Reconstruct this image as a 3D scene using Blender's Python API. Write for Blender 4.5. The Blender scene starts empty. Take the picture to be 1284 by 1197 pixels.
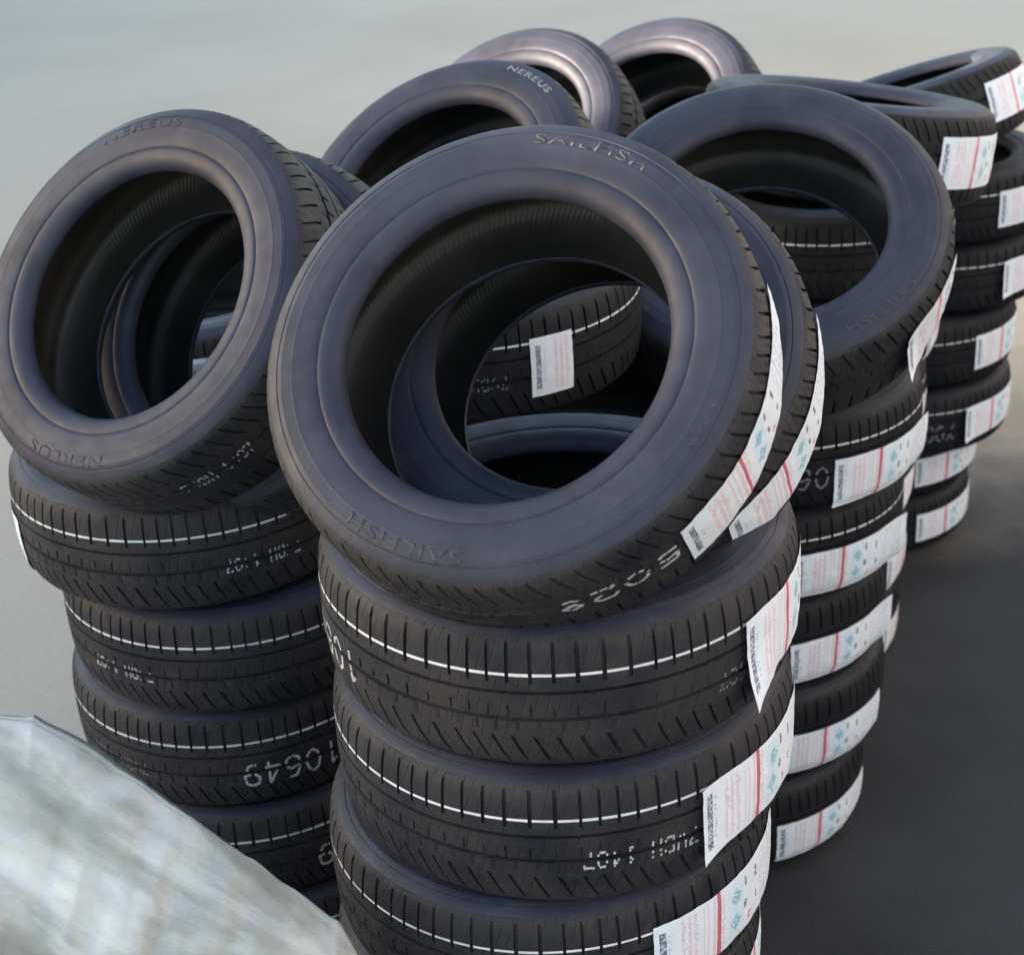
import bpy, bmesh, math, random
from mathutils import Vector, Matrix, Quaternion, noise
random.seed(7)
R_ = math.radians
PI = math.pi
scene = bpy.context.scene
COL = scene.collection

# ------------------------------------------------------------------ helpers
def link(o, parent=None):
    COL.objects.link(o)
    if parent is not None:
        o.parent = parent
    return o

def mesh_from(name, verts, faces, mats, mat_idx=None, smooth=True, sharp=None):
    me = bpy.data.meshes.new(name)
    me.from_pydata(verts, [], faces)
    for m in mats:
        me.materials.append(m)
    if mat_idx:
        me.polygons.foreach_set('material_index', mat_idx)
    me.polygons.foreach_set('use_smooth', [smooth] * len(me.polygons))
    me.update()
    if sharp:
        me.set_sharp_from_angle(angle=R_(sharp))
    return me

def part(name, me, parent, rot=None, label=None):
    o = link(bpy.data.objects.new(name, me), parent)
    if rot is not None:
        o.matrix_local = rot
    if label:
        o['label'] = label
    return o

def thing(name, label, cat, group=None):
    o = link(bpy.data.objects.new(name, None))
    o.empty_display_size = 0.05
    o['label'] = label
    o['category'] = cat
    if group:
        o['group'] = group
    return o

# ------------------------------------------------------------------ materials
def new_mat(name):
    m = bpy.data.materials.new(name)
    m.use_nodes = True
    nt = m.node_tree
    nt.nodes.clear()
    out = nt.nodes.new('ShaderNodeOutputMaterial')
    b = nt.nodes.new('ShaderNodeBsdfPrincipled')
    nt.links.new(b.outputs[0], out.inputs[0])
    return m, nt, b, out

def N(nt, typ, **kw):
    n = nt.nodes.new(typ)
    for k, v in kw.items():
        if k.startswith('i_'):
            n.inputs[k[2:].replace('_', ' ')].default_value = v
        else:
            setattr(n, k, v)
    return n

def ramp(nt, src, stops):
    r = nt.nodes.new('ShaderNodeValToRGB')
    e = r.color_ramp.elements
    while len(e) < len(stops):
        e.new(0.5)
    for k, (p, c) in enumerate(stops):
        e[k].position = p
        e[k].color = (c[0], c[1], c[2], 1)
    nt.links.new(src, r.inputs[0])
    return r.outputs[0]

def rubber(name, base, rough, dust=None, dust_amt=0.5, spec=0.5, fine=900, bump=0.25):
    m, nt, b, out = new_mat(name)
    tc = N(nt, 'ShaderNodeTexCoord')
    oi = N(nt, 'ShaderNodeObjectInfo')
    mp = N(nt, 'ShaderNodeVectorMath', operation='ADD')
    nt.links.new(tc.outputs['Object'], mp.inputs[0])
    sc = N(nt, 'ShaderNodeVectorMath', operation='SCALE')
    cmb = N(nt, 'ShaderNodeCombineXYZ')
    nt.links.new(oi.outputs['Random'], cmb.inputs[0])
    nt.links.new(oi.outputs['Random'], cmb.inputs[1])
    nt.links.new(cmb.outputs[0], sc.inputs[0])
    sc.inputs['Scale'].default_value = 37.0
    nt.links.new(sc.outputs[0], mp.inputs[1])
    big = N(nt, 'ShaderNodeTexNoise', i_Scale=7.0, i_Detail=5.0, i_Roughness=0.6)
    nt.links.new(mp.outputs[0], big.inputs['Vector'])
    d = dust or tuple(min(1, c * 1.5) for c in base)
    col = ramp(nt, big.outputs[0], [(0.36, base), (0.5, [x + (y - x) * dust_amt * 0.5 for x, y in zip(base, d)]),
                                    (0.72, [x + (y - x) * dust_amt for x, y in zip(base, d)])])
    dn = N(nt, 'ShaderNodeTexNoise', i_Scale=19.0, i_Detail=7.0, i_Roughness=0.7, i_Distortion=0.4)
    nt.links.new(mp.outputs[0], dn.inputs['Vector'])
    dm = N(nt, 'ShaderNodeMapRange')
    dm.inputs['From Min'].default_value = 0.5
    dm.inputs['From Max'].default_value = 0.78
    dm.inputs['To Max'].default_value = 0.55
    nt.links.new(dn.outputs[0], dm.inputs['Value'])
    mxc = N(nt, 'ShaderNodeMix', data_type='RGBA')
    nt.links.new(dm.outputs[0], mxc.inputs[0])
    nt.links.new(col, mxc.inputs[6])
    mxc.inputs[7].default_value = (d[0] * 1.25, d[1] * 1.2, d[2] * 1.15, 1)
    nt.links.new(mxc.outputs[2], b.inputs['Base Color'])
    med = N(nt, 'ShaderNodeTexNoise', i_Scale=26.0, i_Detail=4.0, i_Roughness=0.65)
    nt.links.new(mp.outputs[0], med.inputs['Vector'])
    rr = N(nt, 'ShaderNodeMapRange')
    rr.inputs['From Min'].default_value = 0.3
    rr.inputs['From Max'].default_value = 0.7
    rr.inputs['To Min'].default_value = rough - 0.07
    rr.inputs['To Max'].default_value = rough + 0.09
    nt.links.new(med.outputs[0], rr.inputs['Value'])
    nt.links.new(rr.outputs[0], b.inputs['Roughness'])
    b.inputs['Specular IOR Level'].default_value = spec
    fn = N(nt, 'ShaderNodeTexNoise', i_Scale=float(fine), i_Detail=2.0)
    nt.links.new(tc.outputs['Object'], fn.inputs['Vector'])
    add = N(nt, 'ShaderNodeMath', operation='MULTIPLY_ADD')
    nt.links.new(med.outputs[0], add.inputs[0])
    add.inputs[1].default_value = 1.6
    nt.links.new(fn.outputs[0], add.inputs[2])
    bp = N(nt, 'ShaderNodeBump', i_Strength=bump, i_Distance=0.0012)
    nt.links.new(add.outputs[0], bp.inputs['Height'])
    nt.links.new(bp.outputs[0], b.inputs['Normal'])
    return m

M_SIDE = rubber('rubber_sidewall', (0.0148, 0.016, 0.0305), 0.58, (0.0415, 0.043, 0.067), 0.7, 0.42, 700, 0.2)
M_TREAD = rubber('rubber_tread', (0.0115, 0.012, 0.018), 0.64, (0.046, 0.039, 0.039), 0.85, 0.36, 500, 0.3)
def add_sipes(m):
    nt = m.node_tree
    bp = [n for n in nt.nodes if n.type == 'BUMP'][0]
    b = [n for n in nt.nodes if n.type == 'BSDF_PRINCIPLED'][0]
    tc = N(nt, 'ShaderNodeTexCoord')
    sep = N(nt, 'ShaderNodeSeparateXYZ')
    nt.links.new(tc.outputs['Object'], sep.inputs[0])
    at = N(nt, 'ShaderNodeMath', operation='ARCTAN2')
    nt.links.new(sep.outputs[1], at.inputs[0])
    nt.links.new(sep.outputs[0], at.inputs[1])
    sk = N(nt, 'ShaderNodeMath', operation='MULTIPLY_ADD')
    nt.links.new(sep.outputs[2], sk.inputs[0])
    sk.inputs[1].default_value = -0.9
    nt.links.new(at.outputs[0], sk.inputs[2])
    mu = N(nt, 'ShaderNodeMath', operation='MULTIPLY')
    nt.links.new(sk.outputs[0], mu.inputs[0])
    mu.inputs[1].default_value = 144.0
    sn = N(nt, 'ShaderNodeMath', operation='SINE')
    nt.links.new(mu.outputs[0], sn.inputs[0])
    mr = N(nt, 'ShaderNodeMapRange')
    mr.inputs['From Min'].default_value = 0.86
    mr.inputs['From Max'].default_value = 0.98
    nt.links.new(sn.outputs[0], mr.inputs['Value'])
    nz = N(nt, 'ShaderNodeTexNoise', i_Scale=31.0, i_Detail=2.0)
    nt.links.new(tc.outputs['Object'], nz.inputs['Vector'])
    gt = N(nt, 'ShaderNodeMapRange')
    gt.inputs['From Min'].default_value = 0.42
    gt.inputs['From Max'].default_value = 0.58
    nt.links.new(nz.outputs[0], gt.inputs['Value'])
    pr = N(nt, 'ShaderNodeMath', operation='MULTIPLY')
    nt.links.new(mr.outputs[0], pr.inputs[0])
    nt.links.new(gt.outputs[0], pr.inputs[1])
    b2 = N(nt, 'ShaderNodeBump', invert=True, i_Strength=0.8, i_Distance=0.0022)
    nt.links.new(pr.outputs[0], b2.inputs['Height'])
    nt.links.new(bp.outputs[0], b2.inputs['Normal'])
    nt.links.new(b2.outputs[0], b.inputs['Normal'])
    return m
add_sipes(M_TREAD)
M_SIDE_SHADED = rubber('rubber_sidewall_shaded', (0.0085, 0.009, 0.014), 0.6, (0.024, 0.024, 0.032), 0.6, 0.35, 700, 0.2)  # darker copy of the sidewall rubber, shade inside the pile put into the colour
M_TREAD_CLEAN_SHADED = rubber('rubber_tread_clean_shaded', (0.0065, 0.007, 0.0095), 0.64, (0.017, 0.017, 0.020), 0.6, 0.3, 500, 0.3)  # cleaner rubber for right stacks; on inner tyres the dark tone imitates shade
M_LETTER = rubber('rubber_lettering', (0.046, 0.0455, 0.055), 0.66, None, 0.3, 0.3, 700, 0.1)
M_LETTER_PALE = rubber('rubber_lettering_pale', (0.20, 0.20, 0.215), 0.5, None, 0.2, 0.5, 700, 0.1)

def liner_mat():
    m, nt, b, out = new_mat('rubber_inner_liner')
    tc = N(nt, 'ShaderNodeTexCoord')
    sep = N(nt, 'ShaderNodeSeparateXYZ')
    nt.links.new(tc.outputs['Object'], sep.inputs[0])
    at = N(nt, 'ShaderNodeMath', operation='ARCTAN2')
    nt.links.new(sep.outputs[1], at.inputs[0])
    nt.links.new(sep.outputs[0], at.inputs[1])
    # fine moulded ribs running slightly askew across the liner
    sk = N(nt, 'ShaderNodeMath', operation='MULTIPLY_ADD')
    nt.links.new(sep.outputs[2], sk.inputs[0])
    sk.inputs[1].default_value = 3.0
    nt.links.new(at.outputs[0], sk.inputs[2])
    mu = N(nt, 'ShaderNodeMath', operation='MULTIPLY')
    nt.links.new(sk.outputs[0], mu.inputs[0])
    mu.inputs[1].default_value = 230.0
    sn = N(nt, 'ShaderNodeMath', operation='SINE')
    nt.links.new(mu.outputs[0], sn.inputs[0])
    nz = N(nt, 'ShaderNodeTexNoise', i_Scale=9.0, i_Detail=5.0)
    nt.links.new(tc.outputs['Object'], nz.inputs['Vector'])
    col = ramp(nt, nz.outputs[0], [(0.3, (0.015, 0.0135, 0.013)), (0.7, (0.036, 0.031, 0.028))])
    nt.links.new(col, b.inputs['Base Color'])
    b.inputs['Roughness'].default_value = 0.52
    bp = N(nt, 'ShaderNodeBump', i_Strength=0.22, i_Distance=0.001)
    nt.links.new(sn.outputs[0], bp.inputs['Height'])
    nt.links.new(bp.outputs[0], b.inputs['Normal'])
    return m
M_LINER = liner_mat()

def simple(name, col, rough=0.6, var=0.12, scale=40):
    m, nt, b, out = new_mat(name)
    tc = N(nt, 'ShaderNodeTexCoord')
    nz = N(nt, 'ShaderNodeTexNoise', i_Scale=float(scale), i_Detail=4.0)
    nt.links.new(tc.outputs['Object'], nz.inputs['Vector'])
    c = ramp(nt, nz.outputs[0], [(0.3, [x * (1 - var) for x in col]), (0.7, [min(1, x * (1 + var)) for x in col])])
    nt.links.new(c, b.inputs['Base Color'])
    b.inputs['Roughness'].default_value = rough
    return m

M_PAINT = simple('white_tread_paint', (0.72, 0.73, 0.74), 0.6, 0.12, 60)
M_PRINT = simple('worn_tread_print', (0.50, 0.50, 0.52), 0.7, 0.35, 160)
M_PRINT_DIM = simple('faded_tread_print', (0.20, 0.20, 0.215), 0.7, 0.4, 160)
LABEL_MATS = [simple('label_paper', (0.81, 0.85, 0.92), 0.5, 0.04, 30),
              simple('label_black_ink', (0.17, 0.18, 0.22), 0.6),
              simple('label_pink_ink', (0.80, 0.64, 0.70), 0.6, 0.08),
              simple('label_red_ink', (0.55, 0.14, 0.20), 0.6),
              simple('label_teal_ink', (0.30, 0.53, 0.66), 0.6),
              simple('label_pale_cyan_ink', (0.68, 0.79, 0.88), 0.6, 0.05),
              simple('label_grey_ink', (0.56, 0.59, 0.70), 0.6)]

# ------------------------------------------------------------------ tyre geometry (metres)
NP = 72
UC = [0.0, 0.022, 0.150, 0.172, 0.32, 0.45, 0.60, 0.75, 0.88]     # columns of one pitch, the slot is 0..0.14
def r_env(a):
    a = abs(a)
    pts = [(0, .3165), (.02, .3163), (.035, .3158), (.05, .3148), (.065, .3131), (.075, .3110),
           (.083, .3077), (.087, .3050), (.090, .3015), (.1, .29)]
    for (a0, r0), (a1, r1) in zip(pts, pts[1:]):
        if a <= a1:
            return r0 + (r1 - r0) * (a - a0) / (a1 - a0)
    return pts[-1][1]
def skew(a):
    if a > -.036:
        return 0.0
    t = min(1, (-.036 - a) / .046)
    return .75 * t ** 1.2
# (a, kind)   g = groove floor, u = upper shoulder slot, l = lower shoulder slot, n = rib notch, m = lower rib sipe, . = plain
TR = [(.0900, '.'), (.0880, '.'), (.0850, '.'), (.0835, 'u'), (.078, 'u'), (.070, 'u'), (.060, 'u'), (.052, 'u'), (.0475, 'u'),
      (.0425, 'u'), (.039, 'u'), (.0345, 'u'), (.0335, '.'), (.0231, '.'), (.0228, 'g'), (.0184, 'g'), (.0181, '.'), (.010, '.'),
      (.0035, '.'), (.0030, 'n'), (-.006, 'n'), (-.0121, 'n'), (-.0125, 'g'), (-.0191, 'g'), (-.0195, 'm'), (-.026, 'm'), (-.034, 'm'),
      (-.0345, '.'), (-.0415, '.'), (-.042, 'l'), (-.048, 'l'), (-.056, 'l'), (-.064, 'l'), (-.072, 'l'), (-.079, 'l'), (-.0835, 'l'),
      (-.0850, '.'), (-.0880, '.'), (-.0900, '.')]
def pitch_seq():
    # slightly varying pitch lengths, as real treads have
    L = [(.86, 1.0, 1.14)[(k * k + k // 3) % 3] for k in range(NP)]
    s = sum(L)
    acc, out = 0.0, []
    for l in L:
        out.append((acc / s * 2 * PI, l / s * 2 * PI))
        acc += l
    return out
PITCH = pitch_seq()
def column_angle(k, j, a):
    t0, l = PITCH[k]
    return t0 + UC[j] * l + skew(a) * 2 * PI / NP
def depth(kind, k, j, a):
    if kind == 'g':
        return .0062
    inslot = j in (1, 2)
    if kind == 'u' and inslot:
        return .0045 * min(1, (.086 - a) / .012)
    if kind == 'l' and inslot:
        return .0048 * min(1, (a + .088) / .014)
    if kind == 'n' and j == 1 and (k % 3 or a < -.004):
        return .0024
    if kind == 'm' and j == 5 and (k % 4 != 1 or a > -.03):
        return .0022
    if kind == 'l' and j == 6:
        return .0018 if -.07 < a < -.05 else 0.0
    return 0.0

def ring_mesh(name, rows, mat, rfun, sharp):
    nc = NP * len(UC)
    V, F = [], []
    for row in rows:
        for k in range(NP):
            for j in range(len(UC)):
                a, r, t = rfun(row, k, j)
                V.append((r * math.cos(t), r * math.sin(t), a))
    for i in range(len(rows) - 1):
        for c in range(nc):
            d = (c + 1) % nc
            F.append((i * nc + c, (i + 1) * nc + c, (i + 1) * nc + d, i * nc + d))
    return mesh_from(name, V, F, [mat], None, True, sharp)

TREAD = ring_mesh('tread', TR, M_TREAD,
                  lambda row, k, j: (row[0], r_env(row[0]) - depth(row[1], k, j, row[0]), column_angle(k, j, row[0])), 32)
SIDE = [(.0900, .3015), (.0915, .2998), (.0938, .2962), (.0962, .2920), (.0976, .2895), (.0979, .2885), (.0972, .2878), (.0979, .2870),
        (.0998, .2835), (.1002, .2818), (.1005, .2814), (.1005, .2808), (.1013, .276), (.1021, .2690), (.1023, .2672), (.1026, .2667), (.1025, .2660), (.1028, .258), (.1027, .250), (.1022, .243), (.1014, .2385), (.1008, .2365), (.0997, .2352),
        (.0990, .2343), (.0996, .2333), (.1004, .2318), (.1005, .2285), (.0998, .223), (.0975, .2165), (.0940, .2108), (.0890, .2066), (.0835, .2042),
        (.0790, .2034), (.0765, .2038), (.0750, .2052)]
def sidewall(sgn):
    return ring_mesh('sidewall', SIDE if sgn > 0 else SIDE[::-1], M_SIDE,
                     lambda row, k, j: (sgn * row[0], row[1], column_angle(k, j, sgn * row[0]) if row[0] <= .0901 else
                                        column_angle(k, j, sgn * .09)), 50)
SIDE_UP, SIDE_DN = sidewall(1), sidewall(-1)
LIN_H = [(.0750, .2052), (.0775, .2095), (.0830, .2190), (.0890, .232), (.0925, .247), (.0928, .262), (.0895, .277), (.0885, .2785), (.0835, .289),
         (.0740, .2975), (.0730, .2972), (.0600, .3030), (.0400, .3062), (.0390, .3056), (.0200, .3072)]
LIN = LIN_H + [(0.0, .3076)] + [(-a, r) for a, r in LIN_H[::-1]]
LINER = ring_mesh('inner_liner', LIN, M_LINER, lambda row, k, j: (row[0], row[1], PITCH[k][0] + UC[j] * PITCH[k][1]), 60)

def stripe_mesh():
    V, F = [], []
    a0, a1 = .0468, .0432
    for k in range(NP):
        cols = [3, 4, 5, 6, 7, 8]
        idx = []
        for j in cols + ['end']:
            t = column_angle(k, j, .045) if j != 'end' else column_angle((k + 1) % NP, 0, .045) + (2 * PI if k == NP - 1 else 0)
            w = .0004 * noise.noise(Vector((math.cos(t) * 9, math.sin(t) * 9, 0)))
            pr = []
            for a in (a0 + w, a1 - w):
                r = r_env(a) + .0005
                V.append((r * math.cos(t), r * math.sin(t), a))
                pr.append(len(V) - 1)
            idx.append(pr)
        for (p, q), (s, u) in zip(idx, idx[1:]):
            F.append((p, q, u, s))
    return mesh_from('painted_stripe', V, F, [M_PAINT])
STRIPE = stripe_mesh()

# ------------------------------------------------------------------ print on the tread
DOTS = {
 '0': '01110 10001 10001 10001 10001 10001 01110', '1': '00100 01100 00100 00100 00100 00100 01110',
 '2': '01110 10001 00001 00110 01000 10000 11111', '4': '00010 00110 01010 10010 11111 00010 00010',
 '5': '11111 10000 11110 00001 00001 10001 01110', '6': '00110 01000 10000 11110 10001 10001 01110',
 '7': '11111 00001 00010 00100 01000 01000 01000', '8': '01110 10001 10001 01110 10001 10001 01110',
 '9': '01110 10001 10001 01111 00001 00010 01100', 'V': '10001 10001 10001 10001 10001 01010 00100',
 'B': '11110 10001 10001 11110 10001 10001 11110', 'H': '10001 10001 10001 11111 10001 10001 10001',
 'X': '10001 01010 00100 00100 00100 01010 10001', 'O': '01110 10001 10001 10001 10001 10001 01110',
 'N': '10001 11001 10101 10011 10001 10001 10001', ' ': '00000 00000 00000 00000 00000 00000 00000'}
def in_groove(a):
    return (-.0194 < a < -.0122) or (.0178 < a < .0234)
def on_tread(quads, flip, mat, rnd=0.0):
    """quads: lists of (s, a) points; s runs along the circumference; flip turns the print upside down"""
    V, F = [], []
    for q in quads:
        b = len(V)
        cs = sum(p[0] for p in q) / len(q)
        ca = sum(p[1] for p in q) / len(q)
        for s, a in q:
            if flip:
                s, a = -s, -.032 - a
            r = r_env(a) + .0005
            V.append((r * math.cos(s / .3165), r * math.sin(s / .3165), a))
        F.append(tuple(range(b, b + len(q))))
    return mesh_from('tread_print', V, F, [mat])
def dot_print(text, h=.026, cw=.0165, seed=1, mat=None, drop=.12):
    rnd = random.Random(seed)
    quads = []
    n = len(text)
    dy = h / 7
    dx = cw * .78 / 5
    for i, ch in enumerate(text):
        x0 = (i - n / 2) * cw
        for rr, row in enumerate(DOTS[ch].split()):
            for cc, v in enumerate(row):
                if v == '1' and rnd.random() > drop:
                    s = x0 + cc * dx + rnd.uniform(-.0004, .0004)
                    a = -.016 + h / 2 - rr * dy + rnd.uniform(-.0004, .0004)
                    if in_groove(a) or in_groove(-.032 - a):
                        continue
                    w, g = dx * .48, dy * .46
                    quads.append([(s - w, a - g), (s, a - g * 1.15), (s + w, a - g), (s + w, a + g), (s, a + g * 1.15), (s - w, a + g)])
    return quads
STROKE = {
 '0': [[(.5, 1), (.15, .85), (0, .5), (.15, .15), (.5, 0), (.85, .15), (1, .5), (.85, .85), (.5, 1)]],
 '1': [[(.15, .8), (.5, 1), (.5, 0)]],
 '2': [[(0, .75), (.2, 1), (.8, 1), (1, .72), (0, 0), (1, 0)]],
 '4': [[(.75, 0), (.75, 1), (0, .24), (1, .24)]],
 '5': [[(.95, 1), (.12, 1), (.05, .55), (.6, .62), (1, .35), (.75, .02), (0, .08)]],
 '6': [[(.85, .95), (.35, .95), (0, .5), (.1, .1), (.5, 0), (.95, .12), (1, .4), (.7, .58), (.1, .45)]],
 '8': [[(.5, .54), (.08, .75), (.5, 1), (.92, .75), (.5, .54), (0, .25), (.5, 0), (1, .25), (.5, .54)]],
 '9': [[(.95, .5), (.4, .42), (0, .62), (.05, .9), (.5, 1), (.9, .9), (1, .5), (.65, .05), (.15, .05)]]}
def big_print(text, h=.046, w=.026, gap=.011, th=.0048, seed=2):
    rnd = random.Random(seed)
    quads = []
    n = len(text)
    for i, ch in enumerate(text):
        x0 = (i - n / 2) * (w + gap)
        for line in STROKE[ch]:
            pts = [Vector((x0 + p[0] * w, -.010 - h / 2 + p[1] * h)) for p in line]
            for p, q in zip(pts, pts[1:]):
                d = q - p
                nst = max(2, int(d.length / .0022))
                nn = Vector((-d.y, d.x)).normalized() * th / 2
                for k in range(nst):
                    e = p + d * (k / nst)
                    f = p + d * ((k + 1.04) / nst)
                    mid = (e + f) / 2
                    if in_groove(mid.y) or in_groove(-.032 - mid.y) or rnd.random() < .06:
                        continue
                    j = nn * rnd.uniform(.75, 1.08)
                    quads.append([tuple(e - j), tuple(f - j), tuple(f + j), tuple(e + j)])
    return quads
PRINT_CODE = tuple(on_tread(dot_print(q, .027, .0175, 3), True, M_PRINT) for q in ('7VBH     ', '     1407'))
PRINT_CODE_B = tuple(on_tread(dot_print(q, .024, .0150, 9, None, .3), True, M_PRINT) for q in ('7VBH     ', '     1407'))
PRINT_CODE_DIM = tuple(on_tread(dot_print(q, .024, .0165, 5, None, .3), True, M_PRINT_DIM) for q in ('7VBH     ', '     1407'))
PRINT_NUM = on_tread(big_print('10649'), True, M_PRINT)
PRINT_NUM_DIM = on_tread(big_print('10649', seed=8), True, M_PRINT_DIM)
PRINT_LEAN = on_tread(big_print('5028', .030, .030, .012, .0055, 4), False, M_PRINT)
PRINT_XOON = on_tread(dot_print('XOON', .05, .03, 6, None, .25), True, M_PRINT_DIM)

# ------------------------------------------------------------------ raised lettering on the sidewall
def side_radius(r):
    # axial height of the sidewall at radius r
    for (a0, r0), (a1, r1) in zip(SIDE, SIDE[1:]):
        if r1 <= r <= r0:
            return a0 + (a1 - a0) * (r0 - r) / max(1e-9, r0 - r1)
    return .1
def text_mesh(body, size):
    cu = bpy.data.curves.new('lettering_outline', 'FONT')
    cu.body = body
    cu.size = size
    cu.align_x = 'CENTER'
    cu.offset = size * .012
    cu.space_character = 1.12
    o = bpy.data.objects.new('lettering_outline', cu)
    COL.objects.link(o)
    dg = bpy.context.evaluated_depsgraph_get()
    me = bpy.data.meshes.new_from_object(o.evaluated_get(dg))
    bpy.data.objects.remove(o)
    bpy.data.curves.remove(cu)
    return me
def side_lettering(body, r_base, size, mat, stretch=1.0, height=.0006):
    me = text_mesh(body, size)
    bm = bmesh.new()
    bm.from_mesh(me)
    bpy.data.meshes.remove(me)
    geo = bmesh.ops.extrude_face_region(bm, geom=bm.faces[:])
    top = set(v for v in geo['geom'] if isinstance(v, bmesh.types.BMVert))
    for v in bm.verts:
        r = r_base + v.co.y
        t = v.co.x * stretch / (r_base + size * .35)
        a = -(side_radius(r) + (height if v in top else -.0008))
        v.co = Vector((r * math.cos(t), r * math.sin(t), a))
    bmesh.ops.recalc_face_normals(bm, faces=bm.faces[:])
    out = bpy.data.meshes.new('raised_lettering')
    bm.to_mesh(out)
    bm.free()
    out.materials.append(mat)
    return out
LET_SAIL = side_lettering('SAILFISH', .2690, .0225, M_LETTER, 1.7)
LET_SAIL_P = side_lettering('SAILFISH', .268, .0225, M_LETTER, 1.6)
LET_NER = side_lettering('NEREUS', .2690, .0235, M_LETTER, 1.75)
LET_SAIL_TOP = side_lettering('SAILFISH', .2690, .0225, M_LETTER, 1.7, .0004)
LET_NER_TOP = side_lettering('NEREUS', .2690, .0235, M_LETTER, 1.75, .0004)
LET_NER_PALE = side_lettering('NEREUS', .2775, .018, M_LETTER_PALE, 1.9)
LET_SMALL = side_lettering('RADIAL', .276, .009, M_LETTER, 1.8)

# ------------------------------------------------------------------ paper label wrapped round the tread
def ink(u, v, rnd):
    """u metres along the label, v 0..1 across it -> material index"""
    if .009 < u < .0185 and .12 < v < .88:
        return 1 if rnd.random() < .55 else 6
    if .022 < u < .027 and .2 < v < .8:
        return 6 if rnd.random() < .3 else 0
    if .044 < u < .072 and .08 < v < .92:
        return 2 if (int(u / .0054) % 2 == 0 and rnd.random() < .85) else (2 if rnd.random() < .2 else 0)
    if .078 < u < .094 and .06 < v < .94:
        return 2 if int(u / .0027) % 3 == 0 else 0
    if .099 < u < .103:
        return 2
    if .1075 < u < .1135:
        return 3
    if .1135 <= u < .122:
        return 2 if rnd.random() < .5 else 0
    for cu, cv in ((.148, .30), (.150, .68)):
        if abs(u - cu) * 78 + abs(v - cv) * 7 < 1.0 and rnd.random() < .85:
            return 4
    for cu, cv, hu, hv in ((.1725, .44, .003, .07), (.174, .80, .003, .07), (.205, .74, .0028, .08), (.207, .34, .0026, .06)):
        if abs(u - cu) < hu and abs(v - cv) < hv:
            return 1 if rnd.random() < .8 else 6
    if abs(u - .186) < .0035 and abs(v - .16) < .07:
        return 3 if rnd.random() < .5 else 2
    if .132 < u < .168 and .08 < v < .92:
        return 5 if rnd.random() < .8 else 0
    if .222 < u < .300 and .08 < v < .92:
        return 6 if (int(u / .0052) % 2 == 0 and rnd.random() < .5) else 0
    return 0
def label_mesh(seed, length=.315, width=.106, curl0=0.0, curl1=0.0, corner=0.0, a_off=0.0, cut=0.0):
    rnd = random.Random(seed)
    nu, nv = 118, 40
    V, F, MI = [], [], []
    for i in range(nu + 1):
        u = length * i / nu
        for j in range(nv + 1):
            v = j / nv
            a = a_off + (v - .5) * width
            lift = .0011 + .0013 * (1 + noise.noise(Vector((u * 30, v * 2.6, seed * 3.1)))) + .0006 * noise.noise(Vector((u * 90, v * 7, seed)))
            lift += curl0 * max(0, 1 - u / .05) ** 2 + curl1 * max(0, 1 - (length - u) / .07) ** 2
            lift += corner * max(0, 1 - u / .09) ** 1.5 * max(0, 1 - v / .6) ** 1.5
            uu = u + corner * .5 * max(0, 1 - u / .06) * max(0, .5 - v) * -1.2
            uu += .0012 * noise.noise(Vector((v * 5, seed, 0))) * (1 if i in (0, nu) else 0)
            if cut:                                       # torn slanting edge
                a += cut * width * max(0, 1 - u / .05) * (1 - v)
            r = r_env(min(.088, abs(a))) + lift
            t = uu / .3175
            V.append((r * math.cos(t), r * math.sin(t), a + corner * -.15 * max(0, 1 - u / .09) * max(0, 1 - v / .6)))
    for i in range(nu):
        for j in range(nv):
            b = i * (nv + 1) + j
            F.append((b, b + nv + 1, b + nv + 2, b + 1))
            MI.append(ink(length * (i + .5) / nu, (j + .5) / nv, rnd))
    return mesh_from('paper_label', V, F, LABEL_MATS, MI)
LAB = {'plain': label_mesh(1), 'curl': label_mesh(2, curl0=.010, corner=.012), 'flap': label_mesh(3, corner=.03, curl0=.006),
       'low': label_mesh(4, a_off=-.045 + .006), 'lowcurl': label_mesh(5, a_off=-.045 + .006, curl1=.010, corner=.010),
       'lowflap': label_mesh(6, a_off=-.039, curl1=.016, curl0=.004), 'long': label_mesh(7, length=.34, width=.098, curl1=.002),
       'stub': label_mesh(9, length=.08), 'loose': label_mesh(8, length=.2, curl0=.012, curl1=.003, corner=.024, cut=.3)}
FLIP = Matrix.Rotation(PI, 4, 'X')

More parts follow.
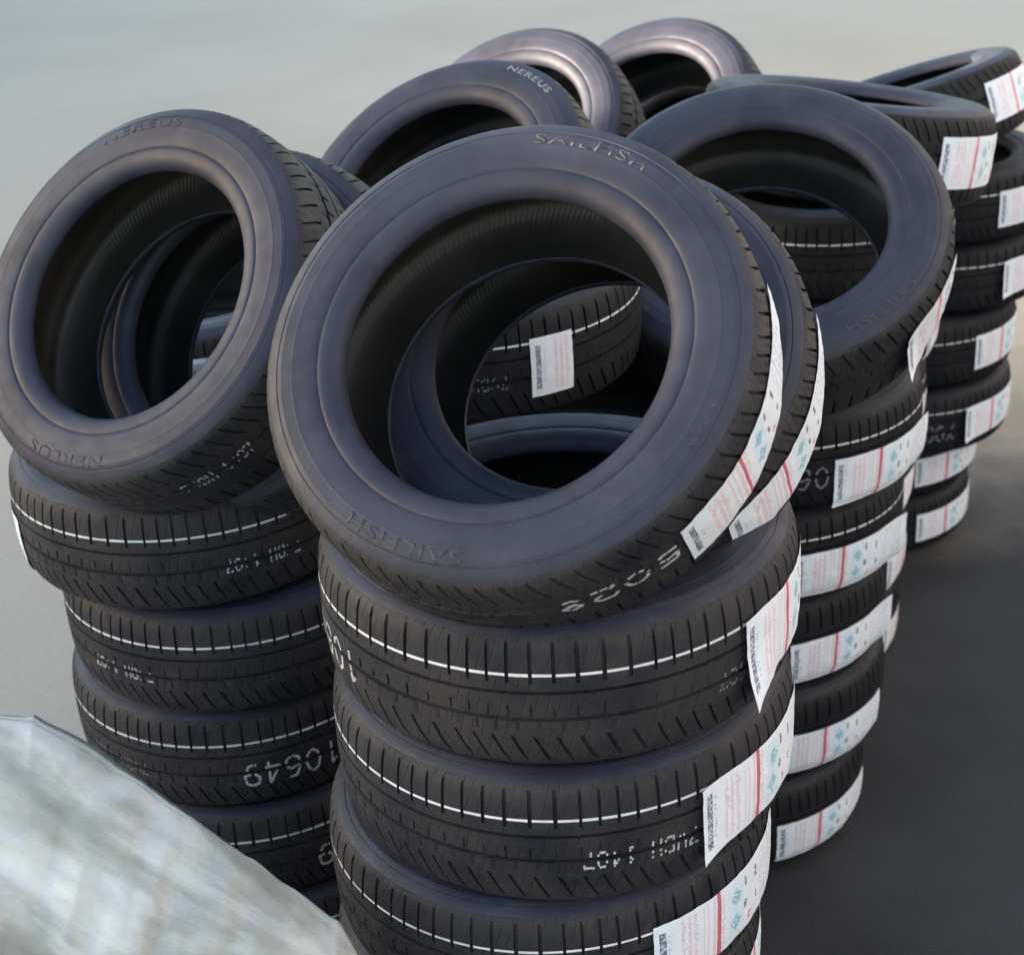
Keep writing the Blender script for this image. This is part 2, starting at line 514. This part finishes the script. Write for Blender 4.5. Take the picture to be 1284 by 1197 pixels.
# ------------------------------------------------------------------ where every tyre lies: centre, stripe-side axis, scale
T = {
    'A1': ([0.0537, 1.8762, 1.354], [0.0, 0.0, 1.0], 1.0),
    'A2': ([0.0508, 1.8783, 1.1415], [0.0, 0.0, 1.0], 1.0),
    'A3': ([0.0226, 1.8837, 0.929], [0.0, 0.0, 1.0], 1.0),
    'A4': ([0.0126, 1.8937, 0.7165], [0.0, 0.0, 1.0], 1.0),
    'A5': ([0.0226, 1.8837, 0.51], [0.0, 0.0, 1.0], 1.0),
    'A6': ([0.0326, 1.8937, 0.3065], [0.0, 0.0, 1.0], 1.0),
    'A7': ([0.0226, 1.8837, 0.103], [0.0, 0.0, 1.0], 1.0),
    'B1': ([-0.5632, 2.6018, 1.1705], [0.0, 0.0, 1.0], 1.0),
    'B2': ([-0.5122, 2.6087, 0.958], [0.0, 0.0, 1.0], 1.0),
    'B3': ([-0.5346, 2.6271, 0.7455], [0.0, 0.0, 1.0], 1.0),
    'B4': ([-0.5346, 2.6271, 0.533], [0.0, 0.0, 1.0], 1.0),
    'B5': ([-0.5246, 2.6271, 0.3205], [0.0, 0.0, 1.0], 1.0),
    'B6': ([-0.5346, 2.6271, 0.108], [0.0, 0.0, 1.0], 1.0),
    'C1': ([0.566, 3.169, 0.976], [0.0, 0.0, 1.0], 1.0),
    'C2': ([0.539, 3.176, 0.7635], [0.0, 0.0, 1.0], 1.0),
    'C3': ([0.511, 3.171, 0.551], [0.0, 0.0, 1.0], 1.0),
    'C4': ([0.508, 3.141, 0.3385], [0.0, 0.0, 1.0], 1.0),
    'C5': ([0.461, 3.104, 0.126], [0.0, 0.0, 1.0], 1.0),
    'D1': ([0.79, 3.8, 1.1685], [0.0, 0.0, 1.0], 1.0),
    'D2': ([0.77, 3.8, 0.956], [0.0, 0.0, 1.0], 1.0),
    'D3': ([0.745, 3.79, 0.7435], [0.0, 0.0, 1.0], 1.0),
    'D4': ([0.73, 3.8, 0.531], [0.0, 0.0, 1.0], 1.0),
    'D5': ([0.72, 3.8, 0.3185], [0.0, 0.0, 1.0], 1.0),
    'D6': ([0.71, 3.8, 0.106], [0.0, 0.0, 1.0], 1.0),
    'E1': ([1.233, 4.411, 1.0615], [0.0, 0.0, 1.0], 1.0),
    'E2': ([1.247, 4.427, 0.8605], [0.0, 0.0, 1.0], 1.0),
    'E3': ([1.159, 4.385, 0.6595], [0.0, 0.0, 1.0], 1.0),
    'E4': ([1.156, 4.37, 0.4585], [0.0, 0.0, 1.0], 1.0),
    'E5': ([1.1, 4.465, 0.2685], [0.0, 0.0, 1.0], 1.0),
    'E6': ([1.083, 4.451, 0.0895], [0.0, 0.0, 1.0], 1.0),
    'F1': ([0.13, 2.66, 1.1685], [0.0, 0.0, 1.0], 1.0),
    'F2': ([0.13, 2.66, 0.956], [0.0, 0.0, 1.0], 1.0),
    'F3': ([0.13, 2.66, 0.7435], [0.0, 0.0, 1.0], 1.0),
    'F4': ([0.13, 2.66, 0.531], [0.0, 0.0, 1.0], 1.0),
    'F5': ([0.13, 2.66, 0.3185], [0.0, 0.0, 1.0], 1.0),
    'F6': ([0.13, 2.66, 0.106], [0.0, 0.0, 1.0], 1.0),
    'N1': ([-0.06, 2.8, 1.381], [0.0, 0.0, 1.0], 1.0),
    'G1': ([-0.68, 3.34, 1.1685], [0.0, 0.0, 1.0], 1.0),
    'G2': ([-0.68, 3.34, 0.956], [0.0, 0.0, 1.0], 1.0),
    'G3': ([-0.68, 3.34, 0.7435], [0.0, 0.0, 1.0], 1.0),
    'G4': ([-0.68, 3.34, 0.531], [0.0, 0.0, 1.0], 1.0),
    'G5': ([-0.68, 3.34, 0.3185], [0.0, 0.0, 1.0], 1.0),
    'G6': ([-0.68, 3.34, 0.106], [0.0, 0.0, 1.0], 1.0),
    'K1': ([0.13, 3.62, 0.956], [0.0, 0.0, 1.0], 1.0),
    'K2': ([0.13, 3.62, 0.7435], [0.0, 0.0, 1.0], 1.0),
    'K3': ([0.13, 3.62, 0.531], [0.0, 0.0, 1.0], 1.0),
    'K4': ([0.13, 3.62, 0.3185], [0.0, 0.0, 1.0], 1.0),
    'K5': ([0.13, 3.62, 0.106], [0.0, 0.0, 1.0], 1.0),
    'H1': ([0.02, 4.28, 0.7435], [0.0, 0.0, 1.0], 1.0),
    'H2': ([0.02, 4.28, 0.531], [0.0, 0.0, 1.0], 1.0),
    'H3': ([0.02, 4.28, 0.3185], [0.0, 0.0, 1.0], 1.0),
    'H4': ([0.02, 4.28, 0.106], [0.0, 0.0, 1.0], 1.0),
    'J1': ([0.6, 4.66, 0.7435], [0.0, 0.0, 1.0], 1.0),
    'J2': ([0.6, 4.66, 0.531], [0.0, 0.0, 1.0], 1.0),
    'J3': ([0.6, 4.66, 0.3185], [0.0, 0.0, 1.0], 1.0),
    'J4': ([0.6, 4.66, 0.106], [0.0, 0.0, 1.0], 1.0),
    'L1': ([0.02, 1.7831, 1.682], [0.2517, 0.6211, -0.7423], 0.957),
    'L2': ([0.113, 1.976, 1.584], [0.222, 0.5845, -0.7804], 0.95),
    'M1': ([-0.5207, 2.4016, 1.5591], [0.4252, 0.6213, -0.6582], 0.995),
    'M2': ([-0.41, 2.575, 1.435], [0.4167, 0.6935, -0.5878], 1.0),
    'P1': ([0.518, 3.0, 1.387], [0.0817, 0.5281, -0.8453], 1.12),
    'T1': ([-0.082, 3.042, 1.484], [0.39, 0.4799, -0.7859], 1.0),
    'T2': ([0.075, 4.008, 1.327], [0.4014, 0.5669, -0.7193], 1.0),
    'T3': ([0.463, 4.531, 1.203], [0.4465, 0.5172, -0.7302], 1.08),
    'T4': ([0.6, 4.77, 1.031], [0.4716, 0.6037, -0.6428], 1.0),
    'Q1': ([0.829, 3.7413, 1.3851], [-0.15, -0.13, -0.9801], 1.075),
    'R1': ([1.1665, 4.4427, 1.241], [0.2499, -0.1899, -0.9495], 1.0),
}
def orient(z):
    z = Vector(z).normalized()
    x = (Vector((1, 0, 0)) - z[0] * z).normalized()
    y = z.cross(x)
    return Matrix((x, y, z)).transposed().to_4x4()
BASE = []
def tyre(key, label, group, stripe=True, spin=None):
    c, z, sc = T[key]
    root = thing('car_tyre', label, 'tyre', group)
    if not BASE:
        part('tread', TREAD, root)
        part('sidewall', SIDE_UP, root)
        part('sidewall', SIDE_DN, root)
        part('inner_liner', LINER, root)
        part('painted_stripe', STRIPE, root)
        BASE.append(root)
    else:
        for ch in BASE[0].children:
            if ch.name.split('.')[0] in ('tread', 'sidewall', 'inner_liner', 'painted_stripe'):
                d = ch.copy()
                COL.objects.link(d)
                d.parent = root
    sp = R_(random.uniform(0, 360) if spin is None else spin)
    for ch in list(root.children):
        if not stripe and ch.data == STRIPE:
            bpy.data.objects.remove(ch)
            continue
        ch.matrix_local = Matrix.Rotation(sp, 4, 'Z')
    zs = SQUASH.get(key, 1.0)
    if key[0] in 'CDEQRNFKH':                              # cleaner right stacks, and inner tyres darkened in colour to imitate shade
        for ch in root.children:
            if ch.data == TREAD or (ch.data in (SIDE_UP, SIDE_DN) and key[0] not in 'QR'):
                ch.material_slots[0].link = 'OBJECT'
                ch.material_slots[0].material = M_TREAD_CLEAN_SHADED if ch.data == TREAD else M_SIDE_SHADED
    SPIN[key] = sp
    root.matrix_world = Matrix.Translation(c) @ orient(z) @ Matrix.Diagonal((sc, sc, sc * zs, 1))
    TY[key] = root
    return root
TY, SPIN = {}, {}
SQUASH = {'E1': .945, 'E2': .945, 'E3': .945, 'E4': .945, 'E5': .84, 'E6': .84, 'A5': .957, 'A6': .957, 'A7': .957}

def put_label(key, ang, kind, flip=False, da=0.0, text=None):
    m = Matrix.Rotation(R_(ang), 4, 'Z')
    if flip:
        m = m @ FLIP
    m = m @ Matrix.Translation((0, 0, da))
    part('paper_label', LAB[kind], TY[key], m, text)
def put_print(key, ang, me, text=None):
    if isinstance(me, tuple):
        for q in me:
            put_print(key, ang, q, text)
        return
    part('tread_print', me, TY[key], Matrix.Rotation(R_(ang), 4, 'Z'), text)
def put_letters(key, ang, me):
    # the lettering belongs to the sidewall that faces out of the pile
    sw = [c for c in TY[key].children if c.data == SIDE_DN][0]
    part('raised_lettering', me, sw, Matrix.Rotation(R_(ang) - SPIN[key], 4, 'Z'))

G1 = 'tyres lying flat in stacks'
G2 = 'tyres leaning on top of the stacks'
ORD = ['topmost', 'second', 'third', 'fourth', 'fifth', 'sixth', 'lowest']
def stack(key, n, where, extra=None):
    for k in range(n):
        o = ORD[k] if k < n - 1 else 'lowest'
        txt = (extra or {}).get(k + 1) or '%s flat black tyre in %s' % (o, where)
        tyre('%s%d' % (key, k + 1), txt, G1, stripe='%s%d' % (key, k + 1) not in ('C3', 'C4', 'C5', 'E5', 'E6', 'D4', 'D5', 'D6'))
stack('A', 7, 'the nearest stack', {
    1: 'flat tyre directly under the big nearest leaning tyre, loose white label',
    2: 'second flat tyre in nearest stack, label with red line and dotted code',
    3: 'third flat tyre in nearest stack, cut off by bottom edge',
    4: 'fourth flat tyre in nearest stack, only its label corner showing'})
stack('B', 6, 'the stack behind the plastic bundle', {
    1: 'flat tyre under the leftmost leaning tyre, sticking out left of its stack',
    2: 'second flat tyre of the left stack with dotted code near its left edge',
    3: 'flat tyre with big white number 10649 just above the plastic bundle',
    4: 'flat tyre half hidden by the plastic bundle, one big digit showing'})
stack('C', 5, 'the right stack with a label on every tyre', {
    1: 'flat tyre under the right leaning tyre, big digits left of its curling label',
    2: 'second tyre from top of the right stack, label flap sticking out',
    3: 'middle tyre of the right stack, label with white flap at its right',
    4: 'fourth tyre from top of the right stack, wide white label',
    5: 'bottom tyre of the right stack, labelled, above black shadow'})
stack('D', 6, 'the stack tucked right behind the labelled right stack')
stack('E', 6, 'the farthest right stack', {
    1: 'topmost flat tyre of far right stack below the raised flat tyre',
    2: 'second flat tyre of the far right stack, label at picture edge',
    3: 'third flat tyre of the far right stack with torn label end',
    4: 'fourth flat tyre of far right stack with faded dotted letters',
    5: 'fifth tyre of the far right stack, thin and set inward',
    6: 'lowest thin tyre of the far right stack standing on asphalt'})
stack('F', 6, 'the stack hidden behind the nearest leaning tyres', {
    1: 'flat tyre directly below the labelled one inside the nearest leaning tyre hole'})
tyre('N1', 'labelled flat tyre deep inside the hole of the nearest leaning tyre', G1)
put_label('N1', 289.0, 'stub')
put_print('N1', 268.0, PRINT_CODE_DIM)
stack('G', 6, 'the stack hidden behind the left stack', {
    1: 'flat tyre with white label seen through the leftmost leaning tyre'})
stack('K', 5, 'the stack added mid pile to block light')  # added stack that stops light coming in from the left
stack('H', 4, 'the stack hidden behind the middle of the pile')
stack('J', 4, 'the stack hidden at the back of the pile')
tyre('L1', 'biggest and nearest leaning tyre with raised lettering and long white label', G2, stripe=False)
tyre('L2', 'tyre leaning just behind the nearest leaning tyre, second long label', G2, stripe=False)
tyre('M1', 'leftmost leaning tyre with broad bare face above the left stack', G2, stripe=False)
tyre('M2', 'tyre leaning right behind the leftmost one, only its shoulder showing', G2, stripe=False)
tyre('P1', 'leaning tyre at right with wide dark hole and crumpled label', G2, stripe=False)
tyre('T1', 'leaning tyre behind the nearest one with pale lettering on its sidewall', G2, stripe=False)
tyre('T2', 'leaning tyre with sunlit top edge behind the pale lettered tyre', G2, stripe=False)
tyre('T3', 'leaning tyre at top of the pile, half moon dark hole', G2, stripe=False)
tyre('T4', 'tyre behind the topmost leaning tyre, a sunlit sliver of it showing', G2, stripe=False)
tyre('Q1', 'nearly flat tilted tyre above the right leaning tyre, square label', G2)
tyre('R1', 'farthest tilted tyre with bright rim above the far right stack', G2, stripe=False)

# labels: angle where the printed end begins
put_label('A1', 311.3, 'flap', text='loose white label curling off the tread')
put_label('A2', 298.8, 'curl')
put_label('A3', 292.5, 'plain', da=.0)
put_label('A4', 318.0, 'curl')
put_label('B1', 152.0, 'low')
for k, a, kind in (('C1', 283.5, 'lowcurl'), ('C2', 274.3, 'lowflap'), ('C3', 278.8, 'lowflap'), ('C4', 274.3, 'low'), ('C5', 282.3, 'low'),
                   ('D1', 318, 'lowcurl'), ('D2', 322, 'low'), ('D3', 316, 'lowflap'), ('D4', 318, 'lowcurl'), ('D5', 315, 'low'), ('D6', 318, 'low'),
                   ('E1', 287.8, 'plain'), ('E2', 290.3, 'curl'), ('E3', 295.0, 'plain'), ('E4', 290.5, 'curl'), ('E5', 281.5, 'plain'),
                   ('E6', 286.8, 'plain')):
    put_label(k, a, kind)
put_label('G1', 267.0, 'plain')
put_label('L1', 54.8, 'long', True)
put_label('L2', 58.5, 'long', True)
put_label('P1', 53.5, 'loose', True, text='crumpled torn white label')
put_label('Q1', 65.0, 'plain', True)
put_label('R1', 64.3, 'plain', True)

put_print('A1', 197.0, PRINT_NUM)
put_print('A2', 284.5, PRINT_CODE)
put_print('A1', 317.0, PRINT_CODE_DIM)
put_print('B1', 298.0, PRINT_CODE_B)
put_print('B2', 236.0, PRINT_CODE_B)
put_print('B3', 230.0, PRINT_CODE_DIM)
put_print('B3', 291.0, PRINT_NUM)
put_print('B4', 311.0, PRINT_NUM)
put_print('C1', 271.0, PRINT_NUM_DIM)
put_print('E4', 274.0, PRINT_XOON)
put_print('M1', 69.0, PRINT_CODE_B)
put_print('L1', 72.0, PRINT_LEAN)
put_letters('L1', 118.8, LET_SAIL)
put_letters('L1', 299.5, LET_SAIL_TOP)
put_letters('L1', 34.8, LET_SMALL)
put_letters('P1', 54.8, LET_SAIL_P)
put_letters('M1', 114.0, LET_NER)
put_letters('M1', 275.0, LET_NER_TOP)
put_letters('T1', 322.0, LET_NER_PALE)

# ------------------------------------------------------------------ plastic wrapped bundle, lower left
def bundle_mat():
    m, nt, b, out = new_mat('cloudy_plastic_film')
    uv = N(nt, 'ShaderNodeUVMap')
    uv.uv_map = 'drape'
    tc = N(nt, 'ShaderNodeTexCoord')
    mp = N(nt, 'ShaderNodeMapping')
    mp.inputs['Scale'].default_value = (1.0, 0.2, 1.0)           # streaks follow the drape of the film
    nt.links.new(uv.outputs[0], mp.inputs[0])
    nz = N(nt, 'ShaderNodeTexNoise', i_Scale=12.0, i_Detail=8.0, i_Roughness=0.6, i_Distortion=0.5)
    nt.links.new(mp.outputs[0], nz.inputs['Vector'])
    n2 = N(nt, 'ShaderNodeTexNoise', i_Scale=5.0, i_Detail=5.0, i_Roughness=0.6)
    nt.links.new(tc.outputs['Object'], n2.inputs['Vector'])
    ad = N(nt, 'ShaderNodeMath', operation='MULTIPLY_ADD')
    nt.links.new(n2.outputs[0], ad.inputs[0])
    ad.inputs[1].default_value = 0.7
    nt.links.new(nz.outputs[0], ad.inputs[2])
    c = ramp(nt, ad.outputs[0], [(0.64, (0.27, 0.268, 0.235)), (0.78, (0.46, 0.46, 0.43)), (0.88, (0.68, 0.68, 0.655)), (1.0, (0.84, 0.84, 0.82))])
    nt.links.new(c, b.inputs['Base Color'])
    b.inputs['Roughness'].default_value = 0.3
    b.inputs['Specular IOR Level'].default_value = 0.6
    mp2 = N(nt, 'ShaderNodeMapping')
    mp2.inputs['Scale'].default_value = (1.0, 0.35, 1.0)
    nt.links.new(uv.outputs[0], mp2.inputs[0])
    f = N(nt, 'ShaderNodeTexNoise', i_Scale=40.0, i_Detail=5.0, i_Roughness=0.5, i_Distortion=0.7)
    nt.links.new(mp2.outputs[0], f.inputs['Vector'])
    bp = N(nt, 'ShaderNodeBump', i_Strength=0.45, i_Distance=0.006)
    nt.links.new(f.outputs[0], bp.inputs['Height'])
    nt.links.new(bp.outputs[0], b.inputs['Normal'])
    tl = N(nt, 'ShaderNodeBsdfTranslucent')
    tl.inputs[0].default_value = (0.7, 0.7, 0.67, 1)
    mx = N(nt, 'ShaderNodeMixShader')
    mx.inputs[0].default_value = 0.3
    nt.links.new(b.outputs[0], mx.inputs[1])
    nt.links.new(tl.outputs[0], mx.inputs[2])
    nt.links.new(mx.outputs[0], out.inputs[0])
    return m
FOLDS = []
_r = random.Random(21)
_drape = Vector((.66, -.34, -.66)).normalized()
for _k in range(22):
    _a = Vector((_r.uniform(-1, 1), _r.uniform(-1, 1), _r.uniform(-1, 1)))
    _a = (_a - _a.dot(_drape) * _drape * (.9 if _k % 3 else .1)).normalized()
    _f = _r.uniform(3.5, 24.0)
    FOLDS.append((_a, _f, _r.random(), .10 / _f * _r.uniform(.4, 1.4)))
def bundle_mesh():
    # film pulled taut over a ridge that falls to the right, hanging to the ground on every side
    ns, nt_ = 330, 420
    V, F, UV = [], [], []
    for i in range(ns + 1):
        sv = -1.5 + 2.75 * i / ns                                  # 0 = apex, 1 = right end of the ridge
        e = max(0, (sv - 1) / .25)
        for j in range(nt_ + 1):
            t = -1 + 2 * j / nt_                                   # -1 far foot, 0 ridge, 1 near foot
            rx = -.585 + .335 * min(sv, 1.0) + .07 * math.sin(e * PI / 2)
            ry = 1.62 - .10 * max(sv, 0) + .05 * min(sv, 0)
            zr = (1.375 - .275 * sv) if sv > 0 else 1.375 + .012 * math.sin(sv * 4)
            zr = zr - .02 * math.exp(-(sv / .12) ** 2)
            if sv > 1:
                zr = 1.10 * max(0.0, 1 - e ** 2.2) 
            if sv < -1.2:
                zr *= max(0.0, 1 - ((-1.2 - sv) / .3) ** 1.6)
            a = abs(t)
            soft = max(0.0, math.sqrt(a * a + .0049) - .07)
            z = zr * (1 - min(1, soft / .9325) ** 1.12)
            if j in (0, nt_):
                z = 0
            y = ry - .78 * t if t > 0 else ry - .16 * t
            p = Vector((rx, y, z))
            w = p.dot(_drape)
            v = p.x * .62 + p.z * .78 + p.y * .25
            q3 = p + .05 * Vector((noise.noise(p * 3), noise.noise(p * 3 + Vector((7, 0, 0))), noise.noise(p * 3 + Vector((0, 9, 0)))))
            d = .030 * noise.noise(p * 3.2) - .012
            for fd, ff, fp, fa in FOLDS:                           # straight creases of crumpled film
                x_ = q3.dot(fd) * ff + fp
                tri = abs((x_ % 1.0) - .5) * 2
                gate = max(0.0, min(1.0, .5 + 1.8 * noise.noise(p * 2.6 + Vector((fp * 31, 0, 0)))))
                d += fa * gate * (tri - .55)
            n = Vector((.35 + e, -.75 if t > 0 else .9, .6)).normalized()
            p += n * d * min(1, z * 12) * min(1, .45 + a * 4)
            V.append(tuple(p))
            UV.append((v, w))
    for i in range(ns):
        for j in range(nt_):
            b = i * (nt_ + 1) + j
            F.append((b, b + 1, b + nt_ + 2, b + nt_ + 1))
    me = mesh_from('plastic_film', V, F, [bundle_mat()])
    lay = me.uv_layers.new(name='drape')
    for lp in me.loops:
        lay.data[lp.index].uv = UV[lp.vertex_index]
    return me
BX, BY = -.69, 1.46
bun = link(bpy.data.objects.new('plastic_bundle', bundle_mesh()))
bun['label'] = 'crumpled cloudy white plastic wrapped bundle in front of the left stack'
bun['category'] = 'plastic bundle'

# ------------------------------------------------------------------ ground
def ground_mat(name, stops, sc1, sc2, rough, bump):
    m, nt, b, out = new_mat(name)
    tc = N(nt, 'ShaderNodeTexCoord')
    n1 = N(nt, 'ShaderNodeTexNoise', i_Scale=sc1, i_Detail=6.0, i_Roughness=0.6)
    n2 = N(nt, 'ShaderNodeTexNoise', i_Scale=sc2, i_Detail=3.0)
    nt.links.new(tc.outputs['Object'], n1.inputs['Vector'])
    nt.links.new(tc.outputs['Object'], n2.inputs['Vector'])
    ad = N(nt, 'ShaderNodeMath', operation='MULTIPLY_ADD')
    nt.links.new(n2.outputs[0], ad.inputs[0])
    ad.inputs[1].default_value = 0.4
    nt.links.new(n1.outputs[0], ad.inputs[2])
    c = ramp(nt, ad.outputs[0], stops)
    nt.links.new(c, b.inputs['Base Color'])
    b.inputs['Roughness'].default_value = rough
    b.inputs['Specular IOR Level'].default_value = 0.15
    bp = N(nt, 'ShaderNodeBump', i_Strength=bump, i_Distance=0.004)
    nt.links.new(n2.outputs[0], bp.inputs['Height'])
    nt.links.new(bp.outputs[0], b.inputs['Normal'])
    return m
M_CONC = ground_mat('pale_concrete', [(0.5, (0.40, 0.332, 0.262)), (0.9, (0.48, 0.402, 0.322))], 0.35, 60.0, 0.8, 0.3)
M_ASPH = ground_mat('worn_asphalt', [(0.5, (0.027, 0.028, 0.031)), (0.9, (0.056, 0.058, 0.063))], 1.2, 170.0, 0.75, 0.8)
def pale_far_edge(m):
    # asphalt colour fades to the concrete tone towards its far margin
    nt = m.node_tree
    b = [n for n in nt.nodes if n.type == 'BSDF_PRINCIPLED'][0]
    src = b.inputs['Base Color'].links[0].from_socket
    tc = N(nt, 'ShaderNodeTexCoord')
    sep = N(nt, 'ShaderNodeSeparateXYZ')
    nt.links.new(tc.outputs['Object'], sep.inputs[0])
    nz = N(nt, 'ShaderNodeTexNoise', i_Scale=2.2, i_Detail=7.0, i_Roughness=0.65)
    nt.links.new(tc.outputs['Object'], nz.inputs['Vector'])
    ma = N(nt, 'ShaderNodeMath', operation='MULTIPLY_ADD')
    nt.links.new(nz.outputs[0], ma.inputs[0])
    ma.inputs[1].default_value = 1.3
    nt.links.new(sep.outputs[1], ma.inputs[2])
    mr = N(nt, 'ShaderNodeMapRange', interpolation_type='SMOOTHSTEP')
    mr.inputs['From Min'].default_value = 4.6
    mr.inputs['From Max'].default_value = 6.3
    mr.inputs['To Max'].default_value = 0.95
    nt.links.new(ma.outputs[0], mr.inputs['Value'])
    mx = N(nt, 'ShaderNodeMix', data_type='RGBA')
    nt.links.new(mr.outputs[0], mx.inputs[0])
    nt.links.new(src, mx.inputs[6])
    mx.inputs[7].default_value = (0.40, 0.332, 0.262, 1)
    nt.links.new(mx.outputs[2], b.inputs['Base Color'])
pale_far_edge(M_ASPH)
def sheet(name, pts, z, mat):
    me = mesh_from(name, [(x, y, z) for x, y in pts], [tuple(range(len(pts)))], [mat], None, False)
    o = link(bpy.data.objects.new(name, me))
    o['kind'] = 'structure'
    return o
sheet('ground', [(-120, -120), (120, -120), (120, 120), (-120, 120)], -.004, M_CONC)
edge = [(9, -6), (9, 5.9), (5, 5.5), (2.6, 5.7), (1.2, 5.6), (-.2, 5.2), (-.75, 4.7), (-1.02, 4.0), (-1.06, 3.4), (-1.12, 2.6), (-1.3, 1.5), (-1.5, -6)]
fine = []
for (x0, y0), (x1, y1) in zip(edge, edge[1:] + edge[:1]):
    for k in range(24):
        t = k / 24
        x, y = x0 + (x1 - x0) * t, y0 + (y1 - y0) * t
        n = .09 * noise.noise(Vector((x * 2.3, y * 2.3, 1))) + .03 * noise.noise(Vector((x * 9, y * 9, 2)))
        fine.append((x + n, y + n))
sheet('asphalt_pavement', fine[::-1], 0.0, M_ASPH)

# unseen walls added for the light: left shades near tyres, right cuts sky
def block_wall(name, label, x, y, z, mat):
    bm = bmesh.new()
    bmesh.ops.create_cube(bm, size=1)
    for v in bm.verts:
        v.co = Vector((x[0] if v.co.x < 0 else x[1], y[0] if v.co.y < 0 else y[1], z if v.co.z > 0 else -.01))
    bmesh.ops.bevel(bm, geom=bm.edges[:], offset=.03, segments=2, affect='EDGES')
    me = bpy.data.meshes.new(name)
    bm.to_mesh(me)
    bm.free()
    me.materials.append(mat)
    o = link(bpy.data.objects.new(name, me))
    o['label'] = label
    o['category'] = 'added light blocker'
def stepped_wall():  # added, out of view; lower far part lets sun reach only rear tops
    prof = [(-10.2, -.01), (40, -.01), (40, 2.53), (3.85, 2.53), (3.85, 3.05), (-10.2, 3.05)]      # (y, z) outline
    V = [(x, y, z) for x in (-9.3, -9.0) for y, z in prof]
    n = len(prof)
    F = [tuple(range(n))[::-1], tuple(range(n, 2 * n))] + [(k, (k + 1) % n, n + (k + 1) % n, n + k) for k in range(n)]
    me = mesh_from('shade_wall', V, F, [ground_mat('shade_wall_pale', [(0.5, (0.5, 0.49, 0.47)), (0.9, (0.6, 0.59, 0.56))], 0.6, 40.0, 0.85, 0.3)], None, False)
    o = link(bpy.data.objects.new('shade_wall', me))
    o['label'] = 'long pale unseen wall with a stepped top, added to cast shade'
    o['category'] = 'added light blocker'
stepped_wall()
block_wall('sky_block_wall', 'tall blue grey unseen wall added to block sky light from the right', (4.6, 5.0), (-9, 9), 8.5,
           ground_mat('sky_block_dark', [(0.5, (0.15, 0.16, 0.185)), (0.9, (0.19, 0.20, 0.23))], 2.0, 30.0, 0.85, 0.4))

# ------------------------------------------------------------------ light
SUN_EL, SUN_AZ = 7.0, -90.0                       # degrees; azimuth from +Y towards +X
w = bpy.data.worlds.new('World')
scene.world = w
w.use_nodes = True
nt = w.node_tree
bg = nt.nodes['Background']
sky = nt.nodes.new('ShaderNodeTexSky')
sky.sky_type = 'NISHITA'
sky.sun_disc = False
sky.sun_elevation = R_(SUN_EL)
sky.sun_rotation = R_(SUN_AZ)
sky.air_density = 1.0
sky.dust_density = 2.0
sky.ozone_density = 1.2
nt.links.new(sky.outputs[0], bg.inputs[0])
bg.inputs[1].default_value = 0.15
sl = bpy.data.lights.new('sun', 'SUN')
sl.energy = 3.8
sl.angle = R_(0.5)
sl.color = (1.0, 0.86, 0.68)
so = link(bpy.data.objects.new('sun', sl))
d = Vector((math.sin(R_(SUN_AZ)) * math.cos(R_(SUN_EL)), math.cos(R_(SUN_AZ)) * math.cos(R_(SUN_EL)), math.sin(R_(SUN_EL))))
so.matrix_world = Matrix.Translation((-6, 10, 8)) @ d.to_track_quat('Z', 'Y').to_matrix().to_4x4()

# ------------------------------------------------------------------ camera
cam = bpy.data.cameras.new('camera')
co = link(bpy.data.objects.new('camera', cam))
cam.sensor_width = 36
cam.sensor_fit = 'HORIZONTAL'
cam.lens = 36 * 2036.45 / 1284
co.matrix_world = Matrix.Translation((0, 0, 2.451)) @ Matrix.Rotation(R_(90 - 26.94), 4, 'X') @ Matrix.Rotation(R_(-3.643), 4, 'Z')
cam.clip_end = 400
cam.dof.use_dof = True
cam.dof.focus_distance = 2.15
cam.dof.aperture_fstop = 7.0
scene.camera = co

vs = scene.view_settings
vs.view_transform = 'Standard'
vs.look = 'None'
vs.exposure = 2.75
vs.gamma = 1
vs.use_curve_mapping = False
scene.cycles.max_bounces = 8
scene.cycles.use_denoising = True
